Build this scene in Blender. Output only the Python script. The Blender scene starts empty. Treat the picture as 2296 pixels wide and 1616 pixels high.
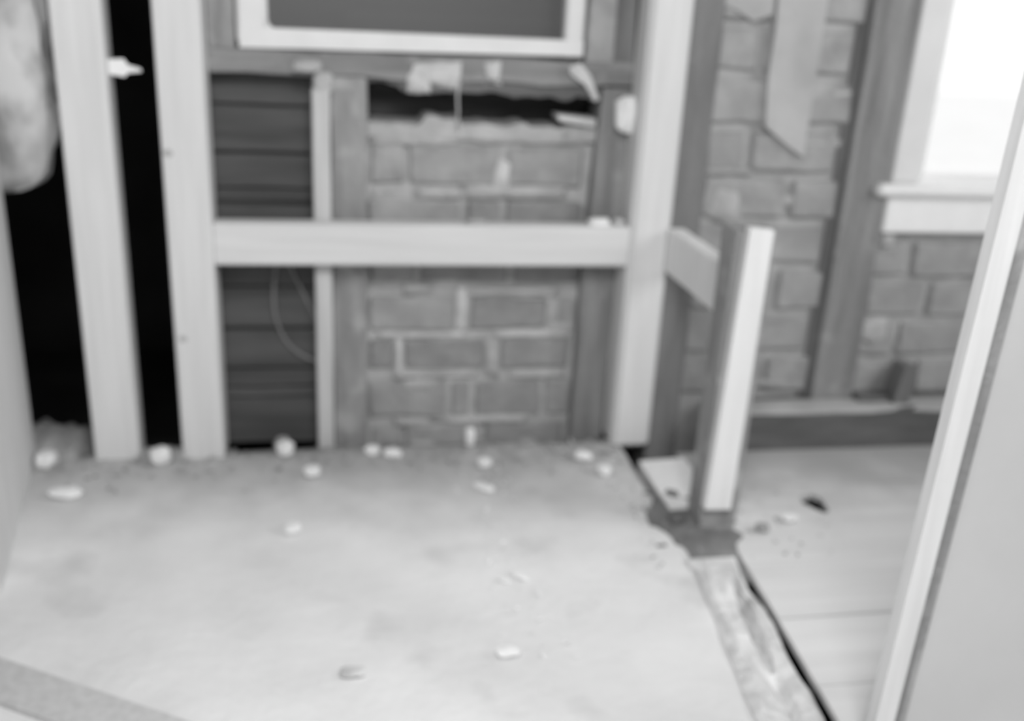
import bpy, bmesh, math, random
from mathutils import Matrix, Vector, noise

random.seed(7)
SC = bpy.context.scene
COL = SC.collection

# ---------------------------------------------------------------- camera
cam_d = bpy.data.cameras.new('camera')
cam_d.sensor_fit = 'HORIZONTAL'
cam_d.sensor_width = 36.0
cam_d.lens = 35.0
cam_d.clip_start = 0.02
cam_d.dof.use_dof = True
cam_d.dof.focus_distance = 0.95
cam_d.dof.aperture_fstop = 35.0 / 14.5
cam = bpy.data.objects.new('camera', cam_d)
COL.objects.link(cam)
cam.matrix_world = Matrix(((0.98396964, 0.01378094, -0.1778028, 0.0),
                           (-0.17148524, 0.34680281, -0.92212831, -2.2),
                           (0.04895471, 0.93783682, 0.34360666, 1.05),
                           (0, 0, 0, 1)))
SC.camera = cam

# ---------------------------------------------------------------- world, lamps, exposure
world = bpy.data.worlds.new('overcast_sky')
SC.world = world
world.use_nodes = True
bg = world.node_tree.nodes['Background']
bg.inputs[0].default_value = (1, 1, 1, 1)
bg.inputs[1].default_value = 1.2

def area(name, loc, target, sx, sy, energy):
    d = bpy.data.lights.new(name, 'AREA')
    d.shape = 'RECTANGLE'; d.size = sx; d.size_y = sy; d.energy = energy
    o = bpy.data.objects.new(name, d); COL.objects.link(o)
    o.location = loc
    o.rotation_euler = (Vector(target) - Vector(loc)).to_track_quat('-Z', 'Y').to_euler()
    return o
area('doorway_daylight', (0.10, -2.20, 1.95), (0.1, -0.30, 0.25), 0.9, 0.7, 37)
area('side_fill', (2.80, -1.25, 1.45), (1.0, -0.25, 0.30), 1.2, 1.3, 36)  # added fill lamp for the right room, no opening there

sd = bpy.data.lights.new('added_floor_spot', 'SPOT')      # added spot that brightens the floor nearest the viewer
sd.energy = 52; sd.spot_size = math.radians(46); sd.spot_blend = 1.0; sd.shadow_soft_size = 0.25
so = bpy.data.objects.new('added_floor_spot', sd); COL.objects.link(so)
so.location = (-0.1, -2.3, 2.2)
so.rotation_euler = (Vector((0.0, -1.20, 0.0)) - so.location).to_track_quat('-Z', 'Y').to_euler()

SC.view_settings.view_transform = 'Standard'
SC.view_settings.look = 'None'
SC.view_settings.gamma = 1.0
SC.view_settings.use_curve_mapping = False
SC.view_settings.exposure = 0.0

# ---------------------------------------------------------------- materials
def mat_noise(name, lo, hi, scale=(8, 8, 8), detail=5, rough=0.85, bump=0.15, bscale=60, spots=None, contrast=(0.3, 0.7), wall_dirt_shade=None):
    m = bpy.data.materials.new(name); m.use_nodes = True
    nt = m.node_tree; n = nt.nodes; l = nt.links
    b = n['Principled BSDF']; b.inputs['Roughness'].default_value = rough
    b.inputs['Specular IOR Level'].default_value = 0.25
    tc = n.new('ShaderNodeNewGeometry')
    mp = n.new('ShaderNodeMapping'); mp.inputs['Scale'].default_value = scale
    l.new(tc.outputs['Position'], mp.inputs['Vector'])
    nz = n.new('ShaderNodeTexNoise'); nz.inputs['Scale'].default_value = 1.0; nz.inputs['Detail'].default_value = detail
    l.new(mp.outputs[0], nz.inputs['Vector'])
    r = n.new('ShaderNodeValToRGB')
    r.color_ramp.elements[0].position = contrast[0]; r.color_ramp.elements[1].position = contrast[1]
    r.color_ramp.elements[0].color = (lo, lo, lo, 1); r.color_ramp.elements[1].color = (hi, hi, hi, 1)
    l.new(nz.outputs['Fac'], r.inputs['Fac'])
    out = r.outputs['Color']
    if spots:                                   # (scale, threshold, value): pale or dark blotches
        s, th, val = spots
        nz2 = n.new('ShaderNodeTexNoise'); nz2.inputs['Scale'].default_value = s; nz2.inputs['Detail'].default_value = 3
        l.new(tc.outputs['Position'], nz2.inputs['Vector'])
        r2 = n.new('ShaderNodeValToRGB')
        r2.color_ramp.elements[0].position = th; r2.color_ramp.elements[1].position = th + 0.14
        l.new(nz2.outputs['Fac'], r2.inputs['Fac'])
        mx = n.new('ShaderNodeMix'); mx.data_type = 'RGBA'
        l.new(r2.outputs['Color'], mx.inputs[0]); l.new(out, mx.inputs[6])
        mx.inputs[7].default_value = (val, val, val, 1)
        out = mx.outputs[2]
    if wall_dirt_shade:                               # (y far, y near, value): dirt, and painted shade on floorboards, towards the foot of the wall
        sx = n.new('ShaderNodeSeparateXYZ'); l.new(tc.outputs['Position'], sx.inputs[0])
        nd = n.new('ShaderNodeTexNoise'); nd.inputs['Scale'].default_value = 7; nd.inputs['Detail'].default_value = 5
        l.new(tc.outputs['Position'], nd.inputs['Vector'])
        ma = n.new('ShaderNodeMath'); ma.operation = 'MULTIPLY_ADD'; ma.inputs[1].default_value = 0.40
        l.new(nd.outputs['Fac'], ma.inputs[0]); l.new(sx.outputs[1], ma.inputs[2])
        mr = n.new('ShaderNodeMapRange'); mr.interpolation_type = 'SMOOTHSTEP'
        mr.inputs[1].default_value = wall_dirt_shade[0] + 0.2; mr.inputs[2].default_value = wall_dirt_shade[1] + 0.2
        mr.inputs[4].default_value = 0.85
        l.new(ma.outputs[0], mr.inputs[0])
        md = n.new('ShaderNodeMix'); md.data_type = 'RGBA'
        l.new(mr.outputs[0], md.inputs[0]); l.new(out, md.inputs[6]); md.inputs[7].default_value = (wall_dirt_shade[2],) * 3 + (1,)
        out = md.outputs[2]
    l.new(out, b.inputs['Base Color'])
    if bump:
        nb = n.new('ShaderNodeTexNoise'); nb.inputs['Scale'].default_value = bscale; nb.inputs['Detail'].default_value = 4
        l.new(tc.outputs['Position'], nb.inputs['Vector'])
        bp = n.new('ShaderNodeBump'); bp.inputs['Strength'].default_value = bump; bp.inputs['Distance'].default_value = 0.01
        l.new(nb.outputs['Fac'], bp.inputs['Height']); l.new(bp.outputs[0], b.inputs['Normal'])
    return m

M = {}
M['new_wood_v'] = mat_noise('planed_softwood_upright', 0.63, 0.72, (55, 55, 3), rough=0.7, bump=0.05, bscale=40)
M['new_wood_h'] = mat_noise('planed_softwood_level', 0.63, 0.72, (3, 55, 55), rough=0.7, bump=0.05, bscale=40)
M['pale_wood'] = mat_noise('bright_batten_wood', 0.74, 0.84, (60, 60, 4), rough=0.7, bump=0.05)
M['dull_wood'] = mat_noise('dull_grey_band', 0.50, 0.60, (60, 60, 5), rough=0.8, bump=0.1)
M['old_wood_v'] = mat_noise('shadow_gap_dark', 0.19, 0.32, (38, 38, 3.5), rough=0.9, bump=0.4, spots=(14, 0.62, 0.36))
M['old_wood_h'] = mat_noise('old_weathered_timber_level', 0.18, 0.31, (3.5, 38, 38), rough=0.9, bump=0.4, spots=(14, 0.62, 0.34))
M['patched_wood'] = mat_noise('lime_splashed_old_timber', 0.22, 0.36, (30, 30, 5), rough=0.9, bump=0.4, spots=(11, 0.55, 0.44))
M['dark_wood'] = mat_noise('dark_stained_timber', 0.10, 0.17, (5, 30, 30), rough=0.9, bump=0.35)
M['dark_wood_v'] = mat_noise('shadow_groove_dark', 0.16, 0.23, (30, 30, 5), rough=0.9, bump=0.35, spots=(18, 0.66, 0.28))
M['knot'] = mat_noise('wood_knot', 0.40, 0.48, (40, 40, 40), bump=0)
M['boards'] = mat_noise('added_hole_backing_dark', 0.075, 0.13, (2.5, 20, 28), rough=0.8, bump=0.2)  # dark colour of the added sheet behind the hole
M['brick'] = mat_noise('worn_grey_brick', 0.29, 0.40, (16, 16, 22), rough=0.95, bump=0.4, spots=(17, 0.60, 0.40))
M['brick_dark'] = mat_noise('worn_dark_brick', 0.25, 0.34, (16, 16, 22), rough=0.95, bump=0.4, spots=(19, 0.66, 0.34))
M['brick_pale'] = mat_noise('lime_washed_brick', 0.30, 0.42, (14, 14, 18), rough=0.95, bump=0.4)
M['mortar'] = mat_noise('lime_mortar', 0.39, 0.52, (18, 18, 18), rough=0.95, bump=0.6, bscale=80, spots=(12, 0.64, 0.24))
M['mortar_pale'] = mat_noise('fresh_pale_mortar', 0.50, 0.66, (25, 25, 25), rough=0.95, bump=0.5)
M['plaster'] = mat_noise('pale_plaster_strip', 0.38, 0.50, (9, 9, 7), rough=0.9, bump=0.2)
M['quilt'] = mat_noise('mottled_quilt', 0.36, 0.86, (9, 9, 7), rough=0.95, bump=0.3, bscale=30, contrast=(0.36, 0.58))
M['floor'] = mat_noise('dusty_concrete', 0.70, 0.82, (4.5, 4.5, 4.5), detail=7, rough=0.9, bump=0.25, bscale=45, spots=(5.5, 0.58, 0.63), wall_dirt_shade=(-0.42, 0.02, 0.40))
M['floorboard'] = mat_noise('dusty_floorboard', 0.66, 0.75, (2.0, 22, 22), rough=0.85, bump=0.1, wall_dirt_shade=(-0.48, -0.05, 0.36))  # darker end is the shade of wall and sill beam, painted in
M['dust'] = mat_noise('dirt_and_dust', 0.30, 0.46, (14, 14, 14), rough=1, bump=0.8, bscale=70)
M['dark_dirt'] = mat_noise('dark_spilled_dirt', 0.15, 0.27, (14, 14, 14), rough=1, bump=0.8, bscale=70)
M['brick_smeared'] = mat_noise('lime_smeared_brick', 0.28, 0.40, (9, 9, 12), rough=0.95, bump=0.4, spots=(9, 0.60, 0.45))
M['mortar_grey'] = mat_noise('dull_grey_mortar', 0.34, 0.46, (14, 14, 14), rough=0.95, bump=0.5)
M['rubble'] = mat_noise('pale_rubble', 0.80, 0.92, (20, 20, 20), rough=0.95, bump=0.5)
M['rubble_dark'] = mat_noise('grey_rubble', 0.28, 0.46, (20, 20, 20), rough=0.95, bump=0.5)
M['strip'] = mat_noise('broken_mortar_strip', 0.60, 0.84, (15, 15, 15), rough=0.95, bump=0.7, spots=(16, 0.60, 0.48))
M['white_paint'] = mat_noise('white_gloss_paint', 0.72, 0.78, (12, 12, 12), rough=0.4, bump=0.03)
M['sill_paint'] = mat_noise('white_sill_paint', 0.86, 0.92, (12, 12, 12), rough=0.45, bump=0.02)
M['panel'] = mat_noise('pale_wallboard', 0.58, 0.66, (3, 3, 3), rough=0.8, bump=0.03)
M['void'] = mat_noise('shade_black_masonry', 0.010, 0.022, (4, 4, 4), rough=1, bump=0)  # near-black colour stands in for the lack of light
M['wire'] = mat_noise('dull_wire', 0.22, 0.28, (9, 9, 9), rough=0.6, bump=0)
M['paper'] = mat_noise('torn_paper', 0.85, 0.90, (9, 9, 9), rough=0.7, bump=0)
M['plain_wall'] = mat_noise('plain_render', 0.14, 0.20, (4, 4, 4), rough=0.9, bump=0.05)
M['ground_out'] = mat_noise('pale_yard_concrete', 0.84, 0.90, (2, 2, 2), rough=0.9, bump=0)

def glass(name, clear, tint, rough):
    m = bpy.data.materials.new(name); m.use_nodes = True
    nt = m.node_tree; n = nt.nodes; l = nt.links
    b = n['Principled BSDF']; b.inputs['Base Color'].default_value = (tint, tint, tint, 1); b.inputs['Roughness'].default_value = rough
    t = n.new('ShaderNodeBsdfTransparent'); mx = n.new('ShaderNodeMixShader'); mx.inputs[0].default_value = 1 - clear
    l.new(t.outputs[0], mx.inputs[1]); l.new(b.outputs[0], mx.inputs[2])
    l.new(mx.outputs[0], n['Material Output'].inputs['Surface'])
    return m
M['glass_dusty'] = glass('dusty_window_glass', 0.45, 0.17, 0.25)
M['glass_clear'] = glass('clear_window_glass', 0.93, 0.6, 0.05)

# ---------------------------------------------------------------- helpers
def tag(o, label=None, cat=None, group=None, kind=None):
    if label: o['label'] = label
    if cat: o['category'] = cat
    if group: o['group'] = group
    if kind: o['kind'] = kind
    return o

BASE = {}
def link(name, bm, mat, parent=None, base=None, smooth=False):
    bmesh.ops.recalc_face_normals(bm, faces=bm.faces)
    if base is None:
        xs = [v.co.x for v in bm.verts]; ys = [v.co.y for v in bm.verts]; zs = [v.co.z for v in bm.verts]
        base = Vector(((min(xs) + max(xs)) / 2, (min(ys) + max(ys)) / 2, min(zs)))
    base = Vector(base)
    for v in bm.verts: v.co -= base
    me = bpy.data.meshes.new(name); bm.to_mesh(me); bm.free()
    if smooth:
        for p in me.polygons: p.use_smooth = True
    me.materials.append(M[mat])
    o = bpy.data.objects.new(name, me); COL.objects.link(o)
    if parent is not None:
        o.parent = parent; o.location = base - BASE[parent]
    else:
        o.location = base
    BASE[o] = base
    return o

def empty(name, loc, parent=None):
    o = bpy.data.objects.new(name, None); o.empty_display_size = 0.05
    COL.objects.link(o); BASE[o] = Vector(loc)
    o.location = loc
    return o

def box_bm(x0, x1, y0, y1, z0, z1, bevel=0.0, jit=0.0, segs=(1, 1, 1), bm=None):
    """subdivided box with jittered vertices and bevelled long edges"""
    own = bmesh.new()
    nx, ny, nz = segs
    bmesh.ops.create_cube(own, size=1.0)
    for v in own.verts:
        v.co = Vector((x0 if v.co.x < 0 else x1, y0 if v.co.y < 0 else y1, z0 if v.co.z < 0 else z1))
    if bevel:
        bmesh.ops.bevel(own, geom=list(own.edges), offset=bevel, segments=1, profile=0.5, affect='EDGES')
    for ax, k, a, b in ((0, nx, x0, x1), (1, ny, y0, y1), (2, nz, z0, z1)):
        for i in range(1, k):
            c = Vector((0, 0, 0)); c[ax] = a + (b - a) * i / k
            nrm = Vector((0, 0, 0)); nrm[ax] = 1
            bmesh.ops.bisect_plane(own, geom=list(own.verts) + list(own.edges) + list(own.faces), plane_co=c, plane_no=nrm)
    if jit:
        for v in own.verts:
            q = v.co * 9.0
            v.co += Vector((noise.noise(q + Vector((3, 1, 7))), noise.noise(q + Vector((13, 5, 2))), noise.noise(q + Vector((1, 17, 9))))) * jit * 1.3
            v.co += Vector([random.uniform(-jit, jit) * 0.3 for _ in range(3)])
    if bm is None:
        return own
    me = bpy.data.meshes.new('tmp'); own.to_mesh(me); own.free(); bm.from_mesh(me); bpy.data.meshes.remove(me)
    return bm

def box(name, x0, x1, y0, y1, z0, z1, mat, parent=None, bevel=0.003, jit=0.0, segs=(1, 1, 1)):
    return link(name, box_bm(x0, x1, y0, y1, z0, z1, bevel, jit, segs), mat, parent)

def lump_bm(c, size, rot=0.0, seed=0, rough=0.35, sub=2):
    bm = bmesh.new()
    bmesh.ops.create_icosphere(bm, subdivisions=sub, radius=0.5)
    s = Vector((seed * 3.1, seed * 1.7, seed * 0.9))
    R = Matrix.Rotation(rot, 3, 'Z')
    for v in bm.verts:
        d = v.co.normalized()
        r = 0.5 * (1 + rough * noise.noise(d * 1.6 + s) + rough * 0.6 * noise.noise(d * 4 + s))
        p = d * r
        # facet the lump a little, like broken mortar
        p = Vector((max(-0.42, min(0.42, p.x)), max(-0.42, min(0.42, p.y)), max(-0.38, min(0.40, p.z))))
        v.co = Vector(c) + R @ Vector((p.x * size[0], p.y * size[1], p.z * size[2]))
    return bm

def tube_bm(pts, r, n=6):
    bm = bmesh.new(); rings = []
    pts = [Vector(p) for p in pts]
    for i, p in enumerate(pts):
        t = (pts[min(i + 1, len(pts) - 1)] - pts[max(i - 1, 0)]).normalized()
        a = t.cross(Vector((0, 1, 0.01))).normalized(); b = t.cross(a)
        rings.append([bm.verts.new(p + (a * math.cos(k * 2 * math.pi / n) + b * math.sin(k * 2 * math.pi / n)) * r) for k in range(n)])
    for i in range(len(rings) - 1):
        for k in range(n):
            bm.faces.new((rings[i][k], rings[i][(k + 1) % n], rings[i + 1][(k + 1) % n], rings[i + 1][k]))
    bm.faces.new(rings[0]); bm.faces.new(list(reversed(rings[-1])))
    return bm

def prism_bm(poly, axis, a, b):
    """extrude a polygon (in the two other axes, in order) from a to b along the axis"""
    bm = bmesh.new()
    def mk(p, t):
        if axis == 'X': return Vector((t, p[0], p[1]))
        if axis == 'Y': return Vector((p[0], t, p[1]))
        return Vector((p[0], p[1], t))
    A = [bm.verts.new(mk(p, a)) for p in poly]; B = [bm.verts.new(mk(p, b)) for p in poly]
    bm.faces.new(A); bm.faces.new(list(reversed(B)))
    for i in range(len(poly)):
        j = (i + 1) % len(poly)
        bm.faces.new((A[i], B[i], B[j], A[j]))
    return bm

def struct(o, label=None):
    o['kind'] = 'structure'
    if label: o['label'] = label
    return o

# ================================================================= THE SETTING
# ---- dusty concrete floor of the left room, an uneven slab whose right edge follows the broken strip
def strip_left(y):  return 0.708 + (y + 0.574) * 0.128 if y < -0.574 else 0.700
def strip_right(y): return 0.802 + (y + 0.574) * 0.078 if y < -0.574 else 0.800
bm = bmesh.new()
NX, NY = 70, 110
x0, y0, y1 = -1.6, -4.2, 0.035
grid = []
for j in range(NY + 1):
    y = y0 + (y1 - y0) * (j / NY) ** 0.6
    r = []
    for i in range(NX + 1):
        x = x0 + (strip_left(max(y, -2.2)) + 0.012 - x0) * i / NX
        q = Vector((x, y, 0))
        h = 0.004 * noise.noise(q * 3.0) + 0.0022 * noise.noise(q * 13.0) - 0.003
        yy = y
        if j == NY: yy = y + 0.012 * noise.noise(q * 17)
        r.append(bm.verts.new((x, yy, h)))
    grid.append(r)
for j in range(NY):
    for i in range(NX):
        bm.faces.new((grid[j][i], grid[j][i + 1], grid[j + 1][i + 1], grid[j + 1][i]))
edge = [e for e in bm.edges if e.is_boundary]
ex = bmesh.ops.extrude_edge_only(bm, edges=edge)
for v in [g for g in ex['geom'] if isinstance(g, bmesh.types.BMVert)]: v.co.z = -0.12
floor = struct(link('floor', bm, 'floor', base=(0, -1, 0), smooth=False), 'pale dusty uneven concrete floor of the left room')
for p in floor.data.polygons: p.use_smooth = abs(p.normal.z) > 0.5

# ---- soil and void under the boards and behind the slab edge, painted black as shade
struct(box('floor_subbase', -1.6, 3.0, -4.2, 0.32, -0.24, -0.10, 'void', bevel=0, segs=(1, 1, 1)), 'dirt painted black as shade below the floor edge')

# ---- floorboards of the right room, each with its own cut end along the strip
def board_outline(ya, yb):
    def cut(y): return strip_right(y) + 0.017 if y < -0.56 else 0.845
    return [(cut(ya), ya), (2.6, ya), (2.6, yb), (cut(yb), yb)]
ys = [-0.050, -0.243, -0.297 - 0.268 + 0.002, -0.755, -0.945, -1.135, -1.33, -1.52, -1.71, -1.90, -2.09, -2.28, -2.47, -2.66, -2.85, -3.04, -3.23, -3.42, -3.61, -3.8]
for k in range(len(ys) - 1):
    ya, yb = ys[k + 1] + 0.0016, ys[k] - 0.0016
    out = board_outline(ya, yb)
    dz = -0.004 + random.uniform(-0.0012, 0.0012)
    bm = bmesh.new()
    vs = [bm.verts.new((p[0], p[1], dz)) for p in out]
    es = [bm.edges.new((vs[i], vs[(i + 1) % len(vs)])) for i in range(len(vs))]
    if k == 1:          # the board with the knot-hole
        hp = []
        for a in range(12):
            t = a * math.pi / 6
            r = 1 + 0.18 * math.sin(3 * t + 1)
            u, w = 0.044 * r * math.cos(t), 0.026 * r * math.sin(t)
            c, s = math.cos(math.radians(-88)), math.sin(math.radians(-88))
            hp.append(bm.verts.new((1.083 + u * c - w * s, -0.328 + u * s + w * c, dz)))
        es += [bm.edges.new((hp[i], hp[(i + 1) % 12])) for i in range(12)]
    bmesh.ops.triangle_fill(bm, use_beauty=True, edges=es)
    r = bmesh.ops.extrude_face_region(bm, geom=list(bm.faces))
    for v in [g for g in r['geom'] if isinstance(g, bmesh.types.BMVert)]: v.co.z -= 0.014
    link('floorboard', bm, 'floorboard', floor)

# ---- ground outside and the outdoor yard seen through the right window
struct(box('ground_outside', -8, 14, 1.9, 16, -0.45, -0.30, 'ground_out', bevel=0), 'bright yard outside the right window')
struct(box('ground_entrance', -6, 8, -12, -4.25, -0.30, -0.12, 'ground_out', bevel=0), 'open ground behind the viewer')

# ---- side walls, ceiling
struct(box('wall_left', -1.75, -1.6, -4.2, 0.3, -0.1, 2.4, 'plain_wall', bevel=0))
struct(box('wall_right', 3.0, 3.15, -4.2, 0.3, -0.1, 2.4, 'plain_wall', bevel=0))
struct(box('wall_front_added', -1.75, -0.6, -4.35, -4.2, -0.1, 2.4, 'plain_wall', bevel=0))  # added unseen wall, cuts the sky light from behind the viewer
struct(box('wall_front_added', 1.0, 3.15, -4.35, -4.2, -0.1, 2.4, 'plain_wall', bevel=0))
struct(box('ceiling', -1.75, 3.15, -4.2, 0.35, 2.35, 2.45, 'plain_wall', bevel=0))

# ---- unlit space beyond the back wall (left of the right window), its faces painted black as shade
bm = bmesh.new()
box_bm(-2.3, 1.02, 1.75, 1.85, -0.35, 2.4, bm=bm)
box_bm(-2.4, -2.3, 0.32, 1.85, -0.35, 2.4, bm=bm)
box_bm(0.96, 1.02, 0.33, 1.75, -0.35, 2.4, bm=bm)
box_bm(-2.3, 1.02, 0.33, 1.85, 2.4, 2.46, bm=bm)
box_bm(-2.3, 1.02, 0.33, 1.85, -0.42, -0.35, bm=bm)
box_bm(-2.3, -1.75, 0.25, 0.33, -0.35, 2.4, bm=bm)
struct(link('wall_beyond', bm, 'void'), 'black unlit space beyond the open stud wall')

# ---- back wall: brick infill between old posts under the window
YB = 0.12
wall = struct(box('wall_back', 0.06, 0.63, YB + 0.010, YB + 0.12, -0.10, 0.765, 'mortar', bevel=0.002, jit=0.003, segs=(14, 1, 18)), 'grey brick infill panel with wide pale mortar joints')

def brick(x0, x1, z0, z1, mat='brick', parent=None, y=YB, proud=0.0):
    j = lambda s: random.uniform(-s, s)
    yy = y + j(0.0025) - proud
    o = box('brick', x0 + j(.002), x1 + j(.002), yy, y + 0.09, z0 + j(.002), z1 + j(.002), mat, parent, bevel=0.007, jit=0.005, segs=(3, 1, 1))
    return o
P = wall
# course z ranges: D -0.09..0.018, C 0.036..0.140, B 0.160..0.246, A 0.268..0.364, hidden 0.388..0.482, U0 0.500..0.598, U1 0.620..0.716
for a in [(0.095, 0.170, 'brick_pale'), (0.184, 0.376, 'brick'), (0.388, 0.590, 'brick_dark')]: brick(a[0], a[1], -0.090, 0.014, a[2], P)
for a in [(0.090, 0.283, 'brick'), (0.297, 0.345, 'brick_pale'), (0.360, 0.525, 'brick_dark'), (0.540, 0.606, 'brick')]: brick(a[0], a[1], 0.036, 0.132, a[2], P)
for a in [(0.090, 0.152, 'brick_dark'), (0.174, 0.378, 'brick_dark'), (0.418, 0.596, 'brick_dark')]: brick(a[0], a[1], 0.164, 0.244, a[2], P)
for a in [(0.090, 0.297, 'brick'), (0.336, 0.524, 'brick_dark'), (0.562, 0.608, 'brick_pale')]: brick(a[0], a[1], 0.268, 0.352, a[2], P)
for a in [(0.090, 0.200, 'brick'), (0.214, 0.424, 'brick_dark'), (0.440, 0.606, 'brick_dark')]: brick(a[0], a[1], 0.388, 0.482, a[2], P)
for a in [(0.090, 0.302, 'brick_pale'), (0.322, 0.400, 'brick_dark'), (0.416, 0.600, 'brick_dark')]: brick(a[0], a[1], 0.502, 0.590, a[2], P)
for a in [(0.093, 0.171, 'brick_pale'), (0.182, 0.392, 'brick'), (0.412, 0.590, 'brick')]: brick(a[0], a[1], 0.626, 0.716, a[2], P)

def smear(x0, x1, z0, z1, mat='mortar_pale', y=YB, t=0.008, parent=None, name='mortar_patch'):
    """mortar squeezed out of a joint: a thin lumpy pad"""
    bm = bmesh.new(); n, k = 10, 5; g = []
    for j in range(k + 1):
        r = []
        for i in range(n + 1):
            u, w = i / n, j / k
            x = x0 + (x1 - x0) * u; z = z0 + (z1 - z0) * w
            q = Vector((x, 0, z)) * 30
            e = min(1, 4 * min(u, 1 - u) + 0.0) * min(1, 3 * min(w, 1 - w))
            z += (z1 - z0) * 0.25 * noise.noise(q + Vector((5, 2, 1))) * (1 if j in (0, k) else 0.3)
            r.append(bm.verts.new((x, y + 0.004 - t * (e + 0.4 * noise.noise(q)), z)))
        g.append(r)
    for j in range(k):
        for i in range(n):
            bm.faces.new((g[j][i], g[j][i + 1], g[j + 1][i + 1], g[j + 1][i]))
    ex = bmesh.ops.extrude_edge_only(bm, edges=[e for e in bm.edges if e.is_boundary])
    for v in [q for q in ex['geom'] if isinstance(q, bmesh.types.BMVert)]: v.co.y = y + 0.02
    return link(name, bm, mat, parent, smooth=True)
for a in [(0.300, 0.332, 0.262, 0.372), (0.300, 0.560, 0.354, 0.376), (0.110, 0.330, 0.247, 0.262), (0.400, 0.600, 0.246, 0.266),
          (0.530, 0.600, 0.255, 0.285), (0.155, 0.172, 0.140, 0.250), (0.150, 0.360, 0.140, 0.158), (0.380, 0.416, 0.140, 0.240),
          (0.440, 0.590, 0.134, 0.160), (0.175, 0.260, 0.110, 0.138), (0.150, 0.240, 0.008, 0.034), (0.250, 0.500, 0.012, 0.036),
          (0.170, 0.240, 0.360, 0.388), (0.200, 0.330, 0.592, 0.618), (0.300, 0.560, 0.594, 0.628), (0.380, 0.420, 0.615, 0.680),
          (0.090, 0.300, 0.716, 0.742), (0.240, 0.620, 0.724, 0.752)]:
    smear(*a, mat='mortar' if a[2] > 0.7 or a[3] < 0.04 else random.choice(['mortar_pale', 'mortar', 'mortar']), parent=wall)
# ragged broken top of the brickwork
bm = bmesh.new()
n = 44; prof = []
for i in range(n + 1):
    x = 0.085 + 0.535 * i / n
    top = 0.768 + 0.012 * noise.noise(Vector((x * 24, 3, 1))) + 0.007 * noise.noise(Vector((x * 70, 1, 1)))
    if 0.21 < x < 0.30: top += 0.012
    if x < 0.2: top -= 0.004
    prof.append((x, top))
poly = [(0.085, 0.735)] + prof + [(0.620, 0.735)]
poly.reverse()
link('broken_mortar_bed', prism_bm(poly, 'Y', YB - 0.004, YB + 0.10), 'mortar', wall)
box('added_hole_backing', 0.04, 0.66, 0.27, 0.32, 0.60, 1.0, 'boards', wall, bevel=0.002, jit=0.004, segs=(6, 1, 4))  # added dark sheet that gives the hole its dim grey
# chip of brick left at the right end of the hole, and mortar hanging from the beam over it
link('mortar_lump', prism_bm([(0.520, 0.797), (0.612, 0.790), (0.612, 0.772), (0.560, 0.778), (0.524, 0.784)], 'Y', 0.098, 0.16), 'mortar_pale', wall)
link('mortar_lump', prism_bm([(0.536, 0.905), (0.560, 0.915), (0.585, 0.890), (0.610, 0.838), (0.600, 0.832), (0.575, 0.868), (0.540, 0.890)], 'Y', 0.075, 0.13), 'mortar_pale', wall)
smear(0.178, 0.292, 0.850, 0.903, 'mortar_pale', 0.088, 0.014, wall, 'mortar_lump')
smear(0.172, 0.225, 0.834, 0.880, 'mortar_pale', 0.088, 0.012, wall, 'mortar_lump')
smear(0.345, 0.385, 0.862, 0.915, 'mortar_pale', 0.088, 0.010, wall, 'mortar_lump')

# ---- plain masonry over the window, out of the picture
box('upper_wall', -0.25, 0.79, 0.12, 0.22, 1.62, 2.36, 'mortar', wall, bevel=0)

# ---- window in the back wall
w1 = struct(empty('window_1', (0.19, 0.12, 0.92)), 'white framed window with dusty dark glass above the brick infill')
box('stile', -0.192, -0.126, 0.098, 0.150, 0.925, 1.62, 'white_paint', w1, bevel=0.008)
box('stile', 0.526, 0.572, 0.098, 0.150, 0.925, 1.62, 'white_paint', w1, bevel=0.006)
link('bottom_rail', prism_bm([(-0.186, 0.918), (0.05, 0.921), (0.568, 0.928), (0.568, 0.962), (0.15, 0.961), (-0.186, 0.960)], 'Y', 0.092, 0.150), 'white_paint', w1)
box('top_rail', -0.190, 0.570, 0.098, 0.150, 1.56, 1.62, 'white_paint', w1, bevel=0.005)
box('pane', -0.130, 0.530, 0.128, 0.132, 0.955, 1.565, 'glass_dusty', w1, bevel=0)
link('corner_fillet', prism_bm([(-0.128, 0.958), (-0.112, 0.958), (-0.120, 0.964), (-0.128, 0.976)], 'Y', 0.096, 0.127), 'white_paint', w1)

# ---- right bay of the back wall (beyond the removed partition): brick, old post, window
YR = 0.06
rw = struct(empty('wall_back_right', (1.3, YR, 0)), 'smeared grey brick wall below and left of the bright window')
box('mortar_backing', 0.795, 1.262, YR + 0.012, YR + 0.24, -0.1, 2.36, 'mortar_grey', rw, bevel=0)
box('mortar_backing', 1.262, 2.75, YR + 0.012, YR + 0.24, -0.1, 0.545, 'mortar_grey', rw, bevel=0)
box('mortar_backing', 1.262, 2.75, YR + 0.012, YR + 0.24, 1.80, 2.36, 'mortar_grey', rw, bevel=0)
box('mortar_backing', 2.60, 3.02, YR + 0.012, YR + 0.24, -0.1, 2.36, 'mortar_grey', rw, bevel=0)
def course(xa, xb, z0, z1, off, L=0.235, mats=('brick_smeared', 'brick_smeared', 'brick', 'brick_smeared')):
    x = xa - off
    while x < xb - 0.02:
        a, b = max(x, xa), min(x + L - 0.018, xb)
        if b - a > 0.03: brick(a, b, z0, z1, random.choice(mats), rw, YR)
        x += L
for i in range(12):
    z0 = 0.112 + i * 0.1145
    course(0.875, 1.232, z0, z0 + 0.094, 0.12 if i % 2 else 0.0)
for i in range(4):
    z0 = 0.100 + i * 0.108
    course(1.352, 2.62, z0, min(z0 + 0.090, 0.515), 0.12 if i % 2 else 0.05)
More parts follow.
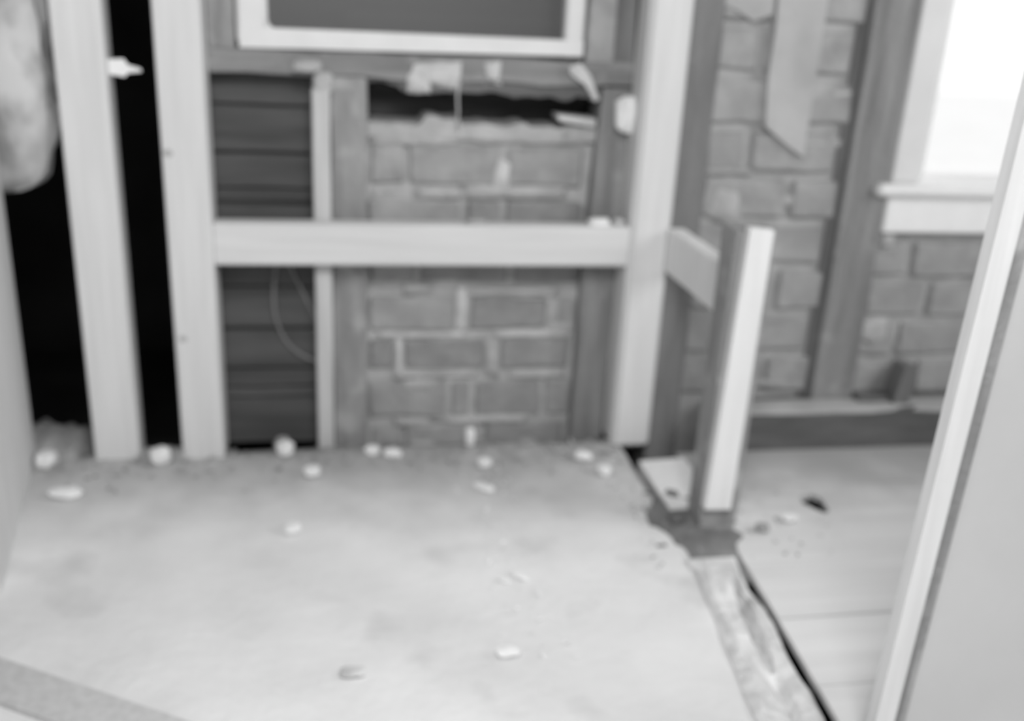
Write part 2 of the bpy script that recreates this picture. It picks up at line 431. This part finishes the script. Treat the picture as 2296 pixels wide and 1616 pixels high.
for a in [(1.03, 1.22, 0.745, 0.762), (1.0, 1.19, 0.60, 0.626), (1.02, 1.20, 0.255, 0.282), (1.02, 1.19, 0.12, 0.142), (0.88, 1.0, 0.672, 0.69),
          (1.00, 1.05, 0.86, 0.878), (1.16, 1.23, 0.86, 0.88), (1.355, 1.42, 0.485, 0.505), (1.355, 1.43, 0.24, 0.31), (0.90, 0.985, 0.56, 0.66), (0.96, 1.05, 0.62, 0.65)]:
    smear(a[0], a[1], a[2], a[3], 'mortar' if random.random() < .5 else 'brick_pale', YR, 0.006, rw)
# strip of plaster left on the bricks, its foot broken off at a slant
link('plaster_strip', prism_bm([(0.990, 1.30), (1.122, 1.30), (1.116, 0.722), (1.070, 0.748), (1.010, 0.790), (1.000, 0.900), (1.003, 1.0)], 'Y', YR - 0.016, YR + 0.01), 'plaster', rw)
link('plaster_strip', prism_bm([(0.84, 1.30), (0.99, 1.30), (0.992, 1.04), (0.95, 1.022), (0.905, 1.045), (0.85, 1.06)], 'Y', YR - 0.010, YR + 0.01), 'plaster', rw)

w2 = struct(empty('window_2', (1.9, YR, 0.52)), 'white window with blown-out bright glass at the right edge')
box('stile', 1.358, 1.432, YR - 0.012, YR + 0.14, 0.665, 1.80, 'white_paint', w2, bevel=0.004)
box('inner_bead', 1.432, 1.474, YR + 0.040, YR + 0.14, 0.665, 1.80, 'white_paint', w2, bevel=0.004)
box('stile', 2.52, 2.60, YR - 0.012, YR + 0.14, 0.665, 1.80, 'white_paint', w2, bevel=0.004)
box('top_rail', 1.358, 2.60, YR, YR + 0.14, 1.72, 1.80, 'white_paint', w2, bevel=0.004)
box('pane', 1.465, 2.53, YR + 0.088, YR + 0.092, 0.66, 1.73, 'glass_clear', w2, bevel=0)
box('sill_board', 1.312, 2.66, YR - 0.045, YR + 0.16, 0.634, 0.664, 'sill_paint', w2, bevel=0.009)
box('apron', 1.352, 2.62, YR - 0.022, YR + 0.02, 0.541, 0.638, 'sill_paint', w2, bevel=0.004)
box('apron_bracket', 1.360, 1.40, YR - 0.012, YR + 0.02, 0.500, 0.541, 'plaster', w2, bevel=0.008)

# ================================================================= OLD TIMBERS OF THE BACK WALL
tag(box('old_post', 0.004, 0.084, 0.092, 0.20, -0.09, 0.862, 'patched_wood', jit=0.004, segs=(2, 1, 12)),
    'pale-patched weathered old post on the left of the brick infill', 'post')
tag(link('old_post', prism_bm([(0.606, -0.09), (0.688, -0.09), (0.690, 0.4), (0.690, 0.862), (0.622, 0.862), (0.606, 0.4)], 'Y', 0.090, 0.20), 'old_wood_v'),
    'weathered dark old post on the right of the brick infill', 'post')
b = box('old_beam', -0.255, 0.690, 0.090, 0.20, 0.864, 0.918, 'old_wood_h', jit=0.005, segs=(22, 1, 2))
tag(b, 'rough dark level beam right under the white framed window', 'beam')
# splintered underside of the beam
bm = bmesh.new(); n = 40
low = [(0.085 + 0.53 * i / n, 0.840 + 0.012 * noise.noise(Vector((i * 0.31, 7, 2))) + (0.016 if i < 6 else 0) - (0.006 if 24 < i < 36 else 0)) for i in range(n + 1)]
link('splintered_edge', prism_bm(low + [(0.615, 0.868), (0.085, 0.868)], 'Y', 0.096, 0.17), 'dark_wood', b)
tag(box('old_jamb', -0.252, -0.194, 0.090, 0.18, 0.916, 2.34, 'patched_wood', jit=0.003, segs=(1, 1, 10)),
    'grey upright timber on the left of the white framed window', 'jamb')
tag(box('old_jamb', 0.576, 0.640, 0.086, 0.18, 0.916, 2.34, 'brick_pale', jit=0.003, segs=(1, 1, 10)),
    'lighter grey upright timber touching the right of the white framed window', 'jamb')
tag(box('old_jamb', 0.642, 0.690, 0.096, 0.18, 0.916, 2.34, 'dark_wood_v', jit=0.003, segs=(1, 1, 10)),
    'dark narrow upright between the window jamb and the tall right stud', 'jamb')
tag(box('old_post', 0.794, 0.872, 0.035, 0.17, -0.09, 2.34, 'dark_wood_v', jit=0.004, segs=(2, 1, 14)),
    'dark old post standing just right of the tall right stud', 'post')
p = box('old_post', 1.236, 1.350, 0.040, 0.17, 0.092, 2.34, 'old_wood_v', jit=0.003, segs=(2, 1, 14))
tag(p, 'grey old post between the smeared bricks and the bright window', 'post')
box('shadow_groove_strip', 1.214, 1.236, 0.062, 0.10, 0.092, 2.34, 'dark_wood_v', p, bevel=0.002)  # dark strip standing in for the shadow groove beside the post
s = box('sill_beam', 0.955, 2.95, -0.052, 0.070, -0.030, 0.092, 'dark_wood', jit=0.004, segs=(20, 2, 2))
tag(s, 'dark sill beam along the floor under the right brick wall', 'beam')
smear_bm = bmesh.new(); g = []
for j in range(4):
    r = []
    for i in range(41):
        x = 0.96 + 1.96 * i / 40; y = -0.046 + 0.10 * j / 3
        r.append(smear_bm.verts.new((x, y, 0.0945 + 0.003 * noise.noise(Vector((x * 20, y * 30, 1))) + (0.004 if j == 2 else 0))))
    g.append(r)
for j in range(3):
    for i in range(40): smear_bm.faces.new((g[j][i], g[j][i + 1], g[j + 1][i + 1], g[j + 1][i]))
ex = bmesh.ops.extrude_edge_only(smear_bm, edges=[e for e in smear_bm.edges if e.is_boundary])
for v in [q for q in ex['geom'] if isinstance(q, bmesh.types.BMVert)]: v.co.z = 0.088
link('dust_layer', smear_bm, 'plaster', s, smooth=True)
tag(link('timber_block', prism_bm([(1.445, 0.095), (1.490, 0.095), (1.500, 0.195), (1.462, 0.200)], 'Y', -0.005, 0.056), 'dark_wood_v'),
    'short dark block standing on the sill beam right of the grey old post', 'block')
tag(box('timber_offcut', 1.352, 1.444, 0.010, 0.050, 0.095, 0.112, 'dark_wood', jit=0.002),
    'dark thin offcut lying on the sill beam between post and short block', 'offcut')

# ================================================================= DARK BOARDING IN THE LEFT BAY
def boarding(label, rows):
    root = empty('dark_boarding', (-0.14, 0.15, rows[0][0]))
    tag(root, label, 'boarding')
    for z0, z1, y in rows:
        box('board', -0.262, 0.001, y, y + 0.018, z0, z1, 'boards', root, bevel=0.002, jit=0.002, segs=(4, 1, 1))
    box('backing_board', -0.262, 0.001, 0.172, 0.185, rows[0][0] + 0.035, rows[-1][1], 'boards', root, bevel=0.002)
    return root
boarding('dark horizontal boards showing above the level rail', [(0.470, 0.566, 0.150), (0.574, 0.606, 0.162), (0.610, 0.684, 0.148), (0.690, 0.790, 0.156), (0.795, 0.880, 0.150)])
boarding('dark horizontal boards showing below the level rail', [(-0.035, 0.086, 0.150), (0.092, 0.112, 0.146), (0.116, 0.160, 0.154), (0.166, 0.262, 0.150), (0.268, 0.368, 0.156), (0.374, 0.464, 0.150)])

pts = []
ctrl = [(-0.126, 0.435), (-0.134, 0.36), (-0.132, 0.300), (-0.112, 0.242), (-0.080, 0.206), (-0.040, 0.184), (-0.005, 0.176)]
for i in range(len(ctrl) - 1):
    for k in range(5):
        t = k / 5
        p0 = ctrl[max(i - 1, 0)]; p1 = ctrl[i]; p2 = ctrl[i + 1]; p3 = ctrl[min(i + 2, len(ctrl) - 1)]
        pts.append(tuple([0.5 * (2 * p1[a] + (p2[a] - p0[a]) * t + (2 * p0[a] - 5 * p1[a] + 4 * p2[a] - p3[a]) * t * t + (3 * p1[a] - p0[a] - 3 * p2[a] + p3[a]) * t ** 3) for a in (0, 1)]))
pts.append(ctrl[-1])
tag(link('cord', tube_bm([(x, 0.140, z) for x, z in pts], 0.0042), 'wire', smooth=True),
    'grey cord hanging in a curve over the lower dark boards', 'cord')
tag(link('thin_lath', tube_bm([(-0.104, 0.143, 0.450), (-0.090, 0.143, 0.412), (-0.034, 0.143, 0.285)], 0.0035, 5), 'wire'),
    'thin grey straight lath slanting across the lower dark boards', 'lath')
tag(link('hanging_wire', tube_bm([(0.287, 0.094, 0.870), (0.286, 0.093, 0.83), (0.288, 0.093, 0.80), (0.288, 0.094, 0.762)], 0.0030, 6), 'plaster', smooth=True),
    'thin pale wire hanging down across the black hole over the bricks', 'wire')

# ================================================================= NEW PALE STUDWORK
def stud(label, x0, x1, z0=-0.004, z1=2.345, y0=0.0, y1=0.10, knots=(), mat='new_wood_v', bevel=0.004):
    o = tag(box('timber_stud', x0, x1, y0, y1, z0, z1, mat, bevel=bevel), label, 'stud')
    for kx, kz, r in knots:
        bm = bmesh.new()
        bmesh.ops.create_cone(bm, cap_ends=True, segments=10, radius1=r, radius2=r * 0.8, depth=0.002)
        bmesh.ops.rotate(bm, verts=bm.verts, matrix=Matrix.Rotation(math.pi / 2, 3, 'X'))
        for v in bm.verts: v.co = Vector((kx + v.co.x, y0 - 0.0004 + v.co.y * 0.5, kz + v.co.z * 0.8))
        link('knot', bm, 'knot', o)
    return o
stud('leftmost pale new stud, standing between the two black gaps', -0.540, -0.442, y1=0.075)
stud('pale new stud at the left end of the level rail, with two knots', -0.346, -0.252, z0=-0.012, knots=((-0.333, 0.705, 0.011), (-0.328, 0.293, 0.010)))
stud('tall pale new stud at the right end of the level rail', 0.690, 0.790, z0=-0.012, bevel=0.012)
stud('narrow short pale stud crossed by the level rail beside the old left post', -0.036, 0.003, z0=-0.03, z1=0.842, y0=0.052, y1=0.092, mat='dull_wood')
r = tag(box('nogging_rail', -0.252, 0.690, 0.002, 0.052, 0.462, 0.556, 'new_wood_h', bevel=0.004), 'pale level rail fixed between the two long studs', 'rail')
# mortar crumbs and lumps lying on the rail and stuck on the timbers
tag(link('mortar_crumb', lump_bm((0.618, 0.028, 0.563), (0.062, 0.04, 0.022), 0.1, 3), 'rubble'), 'pale flat mortar lump lying on the right end of the level rail', 'mortar')
tag(link('mortar_crumb', lump_bm((0.668, 0.030, 0.563), (0.026, 0.03, 0.020), 0.4, 5), 'mortar_pale'), 'small mortar crumb on the level rail touching the tall right stud', 'mortar')
tag(link('mortar_crumb', lump_bm((0.330, 0.034, 0.560), (0.060, 0.03, 0.012), 0.2, 8), 'mortar'), 'thin grey mortar crumb on the middle of the level rail', 'mortar')
tag(link('mortar_chunk', lump_bm((0.678, 0.072, 0.805), (0.062, 0.05, 0.105), 0.0, 11, 0.3), 'rubble'), 'round pale mortar knob stuck beside the tall right stud', 'mortar')
bm = lump_bm((-0.045, 0.075, 0.886), (0.075, 0.05, 0.034), 0, 12, 0.3)
me = bpy.data.meshes.new('t'); b2 = lump_bm((-0.012, 0.070, 0.852), (0.052, 0.05, 0.062), 0, 14, 0.3); b2.to_mesh(me); b2.free(); bm.from_mesh(me)
tag(link('mortar_chunk', bm, 'plaster'), 'pale hooked mortar lump on top of the narrow short stud', 'mortar')
tag(link('paper_scrap', prism_bm([(-0.4425, 0.888), (-0.4425, 0.858), (-0.412, 0.854), (-0.405, 0.862), (-0.378, 0.865), (-0.380, 0.872), (-0.404, 0.878), (-0.412, 0.890)], 'Y', 0.030, 0.033), 'paper'),
    'bright torn scrap stuck on the side of the leftmost stud in the black gap', 'scrap')

# ---- remains of the removed partition that ran towards the viewer
o = empty('stub_post', (0.794, -0.40, 0.0))
box('post_core', 0.764, 0.846, -0.436, -0.362, -0.004, 0.650, 'patched_wood', o, jit=0.003, segs=(2, 1, 8))
tag(o, 'short cut-off dark post with a bright batten nailed on its front', 'post')
link('batten', prism_bm([(0.763, 0.062), (0.820, 0.060), (0.830, 0.656), (0.781, 0.660)], 'Y', -0.458, -0.436), 'pale_wood', o)
tag(box('nogging_rail', 0.782, 0.822, -0.362, 0.002, 0.452, 0.556, 'pale_wood', bevel=0.003),
    'short pale rail running from the tall right stud to the short cut-off post', 'rail')
tag(link('sole_plate', prism_bm([(0.726, -0.120), (0.842, -0.110), (0.845, -0.362), (0.790, -0.350), (0.724, -0.362)], 'Z', -0.02, 0.012), 'pale_wood'),
    'pale stub of floor plate lying behind the foot of the short cut-off post', 'plate')

# broken strip of mortar along the floor where the partition stood
bm = bmesh.new(); NU, NV = 18, 90; g = []
for j in range(NV + 1):
    y = -0.545 - 1.75 * j / NV
    r = []
    for i in range(NU + 1):
        u = i / NU
        a, c = strip_left(y) - 0.004, strip_right(y) + 0.002
        x = a + (c - a) * u + 0.006 * noise.noise(Vector((u * 3, y * 9, 4)))
        q = Vector((x * 16, y * 9, 2.0))
        h = 0.008 + 0.014 * noise.noise(q) + 0.007 * noise.noise(q * 3.1)
        h *= min(1, 6 * u + 0.15)
        cr = 0.62 - 0.25 * (y + 0.62) * 0 + 0.10 * math.sin(y * 9)      # wandering crack
        if -0.90 < y < -0.64: h -= 0.030 * max(0, 1 - abs(u - cr) / 0.10)
        if -1.15 < y < -0.93: h -= 0.024 * max(0, 1 - abs(u - 0.55 + 0.4 * (y + 1.0)) / 0.12)
        if u > 0.86: h -= 0.03 * (u - 0.86) / 0.14
        if j < 3: h *= j / 3
        r.append(bm.verts.new((x, y, h)))
    g.append(r)
for j in range(NV):
    for i in range(NU): bm.faces.new((g[j][i], g[j][i + 1], g[j + 1][i + 1], g[j + 1][i]))
ex = bmesh.ops.extrude_edge_only(bm, edges=[e for e in bm.edges if e.is_boundary])
for v in [q for q in ex['geom'] if isinstance(q, bmesh.types.BMVert)]: v.co.z = -0.06
st = link('broken_strip', bm, 'strip', base=(0.73, -1.1, -0.06))
tag(st, 'rough cracked mortar strip on the floor between concrete and boards', 'strip')
# dirt spilled round the foot of the short post
bm = bmesh.new(); n = 16; g = []
for j in range(n + 1):
    r = []
    for i in range(n + 1):
        x = 0.655 + 0.215 * i / n; y = -0.60 + 0.46 * j / n
        du, dv = abs(i / n - .5) * 2, abs(j / n - .5) * 2
        h = -0.016 + 0.036 * max(0, 1 - (du * du + dv * dv) * (0.9 + 0.7 * noise.noise(Vector((x * 22, y * 22, 9))))) * (0.75 + 0.5 * noise.noise(Vector((x * 18, y * 18, 3))))
        r.append(bm.verts.new((x, y, h)))
    g.append(r)
for j in range(n):
    for i in range(n): bm.faces.new((g[j][i], g[j][i + 1], g[j + 1][i + 1], g[j + 1][i]))
ex = bmesh.ops.extrude_edge_only(bm, edges=[e for e in bm.edges if e.is_boundary])
for v in [q for q in ex['geom'] if isinstance(q, bmesh.types.BMVert)]: v.co.z = -0.03
tag(link('dirt_spill', bm, 'dark_dirt', floor, smooth=True), 'dark dirt spilled round the foot of the short cut-off post', kind='stuff')
tag(link('dirt_clod', lump_bm((0.726, -0.402, 0.012), (0.042, 0.040, 0.030), 0.3, 21), 'dark_wood'), 'dark clod on the dirt left of the short cut-off post', 'clod')

# ---- foreground at the right: a leaning pale stud with a wallboard behind it
def lean(x, z): return x + 0.030 * (z - 0.5)
def leaning(xa, xb, ya, yb, z0, z1, name, mat, parent):
    return link(name, prism_bm([(lean(xa, z0), z0), (lean(xb, z0), z0), (lean(xb, z1), z1), (lean(xa, z1), z1)], 'Y', ya, yb), mat, parent)
fg = empty('timber_stud', (0.83, -1.09, 0.0))
tag(fg, 'slightly leaning pale stud nearest the viewer at the right edge', 'stud')
leaning(0.811, 0.843, -1.100, -1.078, -0.006, 2.0, 'face_board', 'pale_wood', fg)
leaning(0.8435, 0.870, -1.088, -1.060, -0.006, 2.0, 'shade_strip', 'patched_wood', fg)  # dark strip painting the shaded gap between stud and wallboard
leaning(0.8432, 0.8535, -1.096, -1.088, -0.006, 0.30, 'shadow_strip', 'old_wood_v', fg)  # darker strip painting the shadow low in that gap
wb = leaning(0.8705, 1.20, -1.076, -1.062, -0.006, 1.5, 'wallboard', 'panel', None)
tag(wb, 'smooth pale wallboard standing behind the leaning stud at the right edge', 'board')

# ---- left edge: pale board standing at an angle, mottled quilt above the black gap
def slab_between(a, b, t, z0, z1):
    a = Vector((a[0], a[1])); b = Vector((b[0], b[1])); d = (b - a).normalized(); nrm = Vector((d.y, -d.x)) * t
    return prism_bm([tuple(a), tuple(b), tuple(b + nrm), tuple(a + nrm)], 'Z', z0, z1)
tag(link('wallboard', slab_between((-0.700, 0.045), (-0.612, -0.54), -0.02, -0.004, 1.9), 'pale_wood'),
    'pale board standing on edge at the far left of the picture', 'board')
bm = bmesh.new()
bmesh.ops.create_uvsphere(bm, u_segments=48, v_segments=40, radius=1.0)
for v in bm.verts:
    d = v.co.normalized()
    e = 4.0
    k = (abs(d.x) ** e + abs(d.y) ** e + abs(d.z) ** e) ** (-1 / e)
    p = d * k
    q = Vector((p.x * 2.0, p.y * 2, p.z * 3.5))
    f = 1 + 0.10 * noise.noise(q * 1.3 + Vector((4, 4, 4)))
    slope = (p.x + 1) * 0.010
    v.co = Vector((-0.760 + p.x * 0.158 * f, 0.240 + p.y * 0.065 * (1 + 0.5 * noise.noise(q * 1.7)), 0.955 + p.z * 0.395 + (slope if p.z < -0.5 else 0)))
    v.co.x += 0.012 * noise.noise(Vector((0, 2, v.co.z * 14)))
quilt = tag(link('insulation_quilt', bm, 'quilt', smooth=True), 'mottled pale soft mass hanging behind the studs at upper left', 'insulation')
# batten that carries the quilt, above the picture
box('hanging_batten', -1.62, -0.445, 0.20, 0.26, 1.335, 1.40, 'old_wood_h', quilt)

# ================================================================= RUBBLE
def rub(x, y, size, label, mat='rubble', rot=0.0, seed=1, z=0.0):
    tag(link('rubble_lump', lump_bm((x, y, z + size[2] * 0.32), size, rot, seed), mat), label, 'rubble')
rub(-0.563, -0.170, (0.080, 0.045, 0.022), 'flat elongated pale lump on the floor in front of the leftmost stud', seed=31)
rub(-0.392, -0.020, (0.052, 0.050, 0.050), 'round pale lump on the floor between the two leftmost studs', seed=32)
rub(-0.112, 0.004, (0.050, 0.045, 0.045), 'round pale lump at the foot of the dark lower boards', seed=33)
rub(-0.085, -0.363, (0.042, 0.044, 0.024), 'lone pale lump out on the concrete before the dark boards', seed=34)
rub(-0.048, -0.114, (0.044, 0.042, 0.030), 'pale lump in front of the narrow short stud', seed=35)
rub(0.092, -0.008, (0.045, 0.03, 0.028), 'left one of two pale lumps at the lower left corner of the bricks', seed=36)
rub(0.140, -0.026, (0.050, 0.032, 0.026), 'right one of two pale lumps at the lower left corner of the bricks', seed=37)
rub(0.334, 0.028, (0.030, 0.028, 0.062), 'pale upright lump leaning on the bottom bricks', seed=38)
rub(0.352, -0.095, (0.042, 0.040, 0.028), 'pale lump just in front of the upright lump below the bricks', seed=39)
rub(0.334, -0.215, (0.058, 0.026, 0.018), 'long flat pale lump further out before the brick infill', rot=-0.7, seed=40)
rub(0.598, -0.075, (0.052, 0.030, 0.026), 'pale lump left of the foot of the tall right stud', rot=-0.4, seed=41)
rub(0.630, -0.155, (0.040, 0.036, 0.028), 'pale lump in front of the foot of the tall right stud', seed=42)
rub(0.288, -0.810, (0.050, 0.030, 0.014), 'flat pale lump nearest the viewer on the concrete', seed=43)
rub(0.350, -0.580, (0.044, 0.018, 0.012), 'thin pale flake on the middle of the concrete floor', rot=-0.8, seed=44)
rub(0.318, -0.590, (0.030, 0.014, 0.010), 'small pale flake left of the thin flake on the concrete floor', rot=-0.6, seed=45)
rub(0.025, -0.835, (0.050, 0.030, 0.012), 'flat grey lump on the concrete near the bottom of the picture', 'strip', seed=46)
rub(0.984, -0.409, (0.042, 0.030, 0.016), 'pale lump on the floorboards right of the short cut-off post', seed=47)
rub(0.905, -0.445, (0.034, 0.030, 0.018), 'grey lump on the floorboards touching the foot of the short cut-off post', 'rubble_dark', seed=48)
rub(-0.640, -0.015, (0.050, 0.070, 0.040), 'pale lump at the foot of the far left board', seed=49)
rub(-0.122, 0.075, (0.050, 0.04, 0.110), 'tall grey lump standing against the dark lower boards', 'rubble_dark', seed=50, z=-0.07)
rub(0.480, 0.035, (0.060, 0.04, 0.05), 'grey lump below the dark bottom brick', 'rubble_dark', seed=51, z=-0.03)
rub(0.215, 0.050, (0.075, 0.04, 0.050), 'grey lump under the bottom course left of the upright lump', 'rubble_dark', seed=52, z=-0.03)

# heap of dirt in the first black gap and along the slab edge
def heap(name, label, xa, xb, ya, yb, top, seed, mat='dust', z0=-0.1, nx=22, ny=10):
    bm = bmesh.new(); g = []
    for j in range(ny + 1):
        r = []
        for i in range(nx + 1):
            x = xa + (xb - xa) * i / nx; y = ya + (yb - ya) * j / ny
            du, dv = abs(i / nx - .5) * 2, abs(j / ny - .5) * 2
            e = (1 - du ** 4) * (1 - dv ** 2)
            h = z0 + (top - z0) * e * (0.85 + 0.40 * noise.noise(Vector((x * 15, y * 15, seed))) + 0.15 * noise.noise(Vector((x * 45, y * 45, seed))))
            r.append(bm.verts.new((x, y, h)))
        g.append(r)
    for j in range(ny):
        for i in range(nx): bm.faces.new((g[j][i], g[j][i + 1], g[j + 1][i + 1], g[j + 1][i]))
    ex = bmesh.ops.extrude_edge_only(bm, edges=[e for e in bm.edges if e.is_boundary])
    for v in [q for q in ex['geom'] if isinstance(q, bmesh.types.BMVert)]: v.co.z = z0 - 0.02
    return tag(link(name, bm, mat, floor, smooth=True), label, kind='stuff')
heap('dirt_heap', 'heap of grey dirt in the black gap at far left', -0.80, -0.545, -0.10, 0.30, 0.062, 2)
heap('dirt_heap', 'low grey dirt along the foot of the brick infill', -0.02, 0.70, -0.13, 0.130, 0.004, 5, nx=50, z0=-0.06)
heap('dirt_heap', 'low grey dirt between the two leftmost studs', -0.56, -0.24, -0.12, 0.16, 0.006, 8, z0=-0.06)

# fine crumbs nobody could count
bm = bmesh.new()
def crumb(x, y, z, s):
    vs = [bm.verts.new((x + random.uniform(-s, s), y + random.uniform(-s, s), z + random.uniform(-0.2, 0.9) * s)) for _ in range(5)]
    bmesh.ops.convex_hull(bm, input=vs)
for _ in range(420):
    x = random.uniform(-0.66, 0.70); y = 0.03 - abs(random.gauss(0, 0.07)); crumb(x, y, 0.0, random.uniform(0.003, 0.010))
for _ in range(70):
    crumb(random.uniform(0.62, 0.74), random.uniform(-0.6, -0.05), 0.0, random.uniform(0.002, 0.008))
for _ in range(60):
    crumb(random.uniform(0.86, 1.1), random.uniform(-0.55, -0.1), -0.003, random.uniform(0.002, 0.006))
tag(link('rubble_crumbs', bm, 'dust', floor, base=(0, 0, 0)), 'fine grey mortar crumbs scattered along the foot of the wall', kind='stuff')

bm = bmesh.new()
for _ in range(150):
    t = random.random(); crumb(0.34 + random.gauss(0, 0.035), -0.1 - 0.75 * t, 0.0, random.uniform(0.002, 0.007))
tag(link('mortar_crumbs', bm, 'rubble', floor, base=(0, 0, 0)), 'trail of pale mortar crumbs down the middle of the concrete floor', kind='stuff')

# ---- thin flat grey band on the concrete at the lower left
a, b = Vector((-0.74, -0.665)), Vector((-0.10, -1.045)); d = (b - a).normalized(); nrm = Vector((-d.y, d.x))
w = 0.040
tag(link('grey_band', prism_bm([tuple(a - nrm * w), tuple(b - nrm * w), tuple(b + nrm * w), tuple(a + nrm * w)], 'Z', -0.004, 0.007), 'dull_wood'),
    'flat grey band lying on the concrete in the lower left corner', 'band')
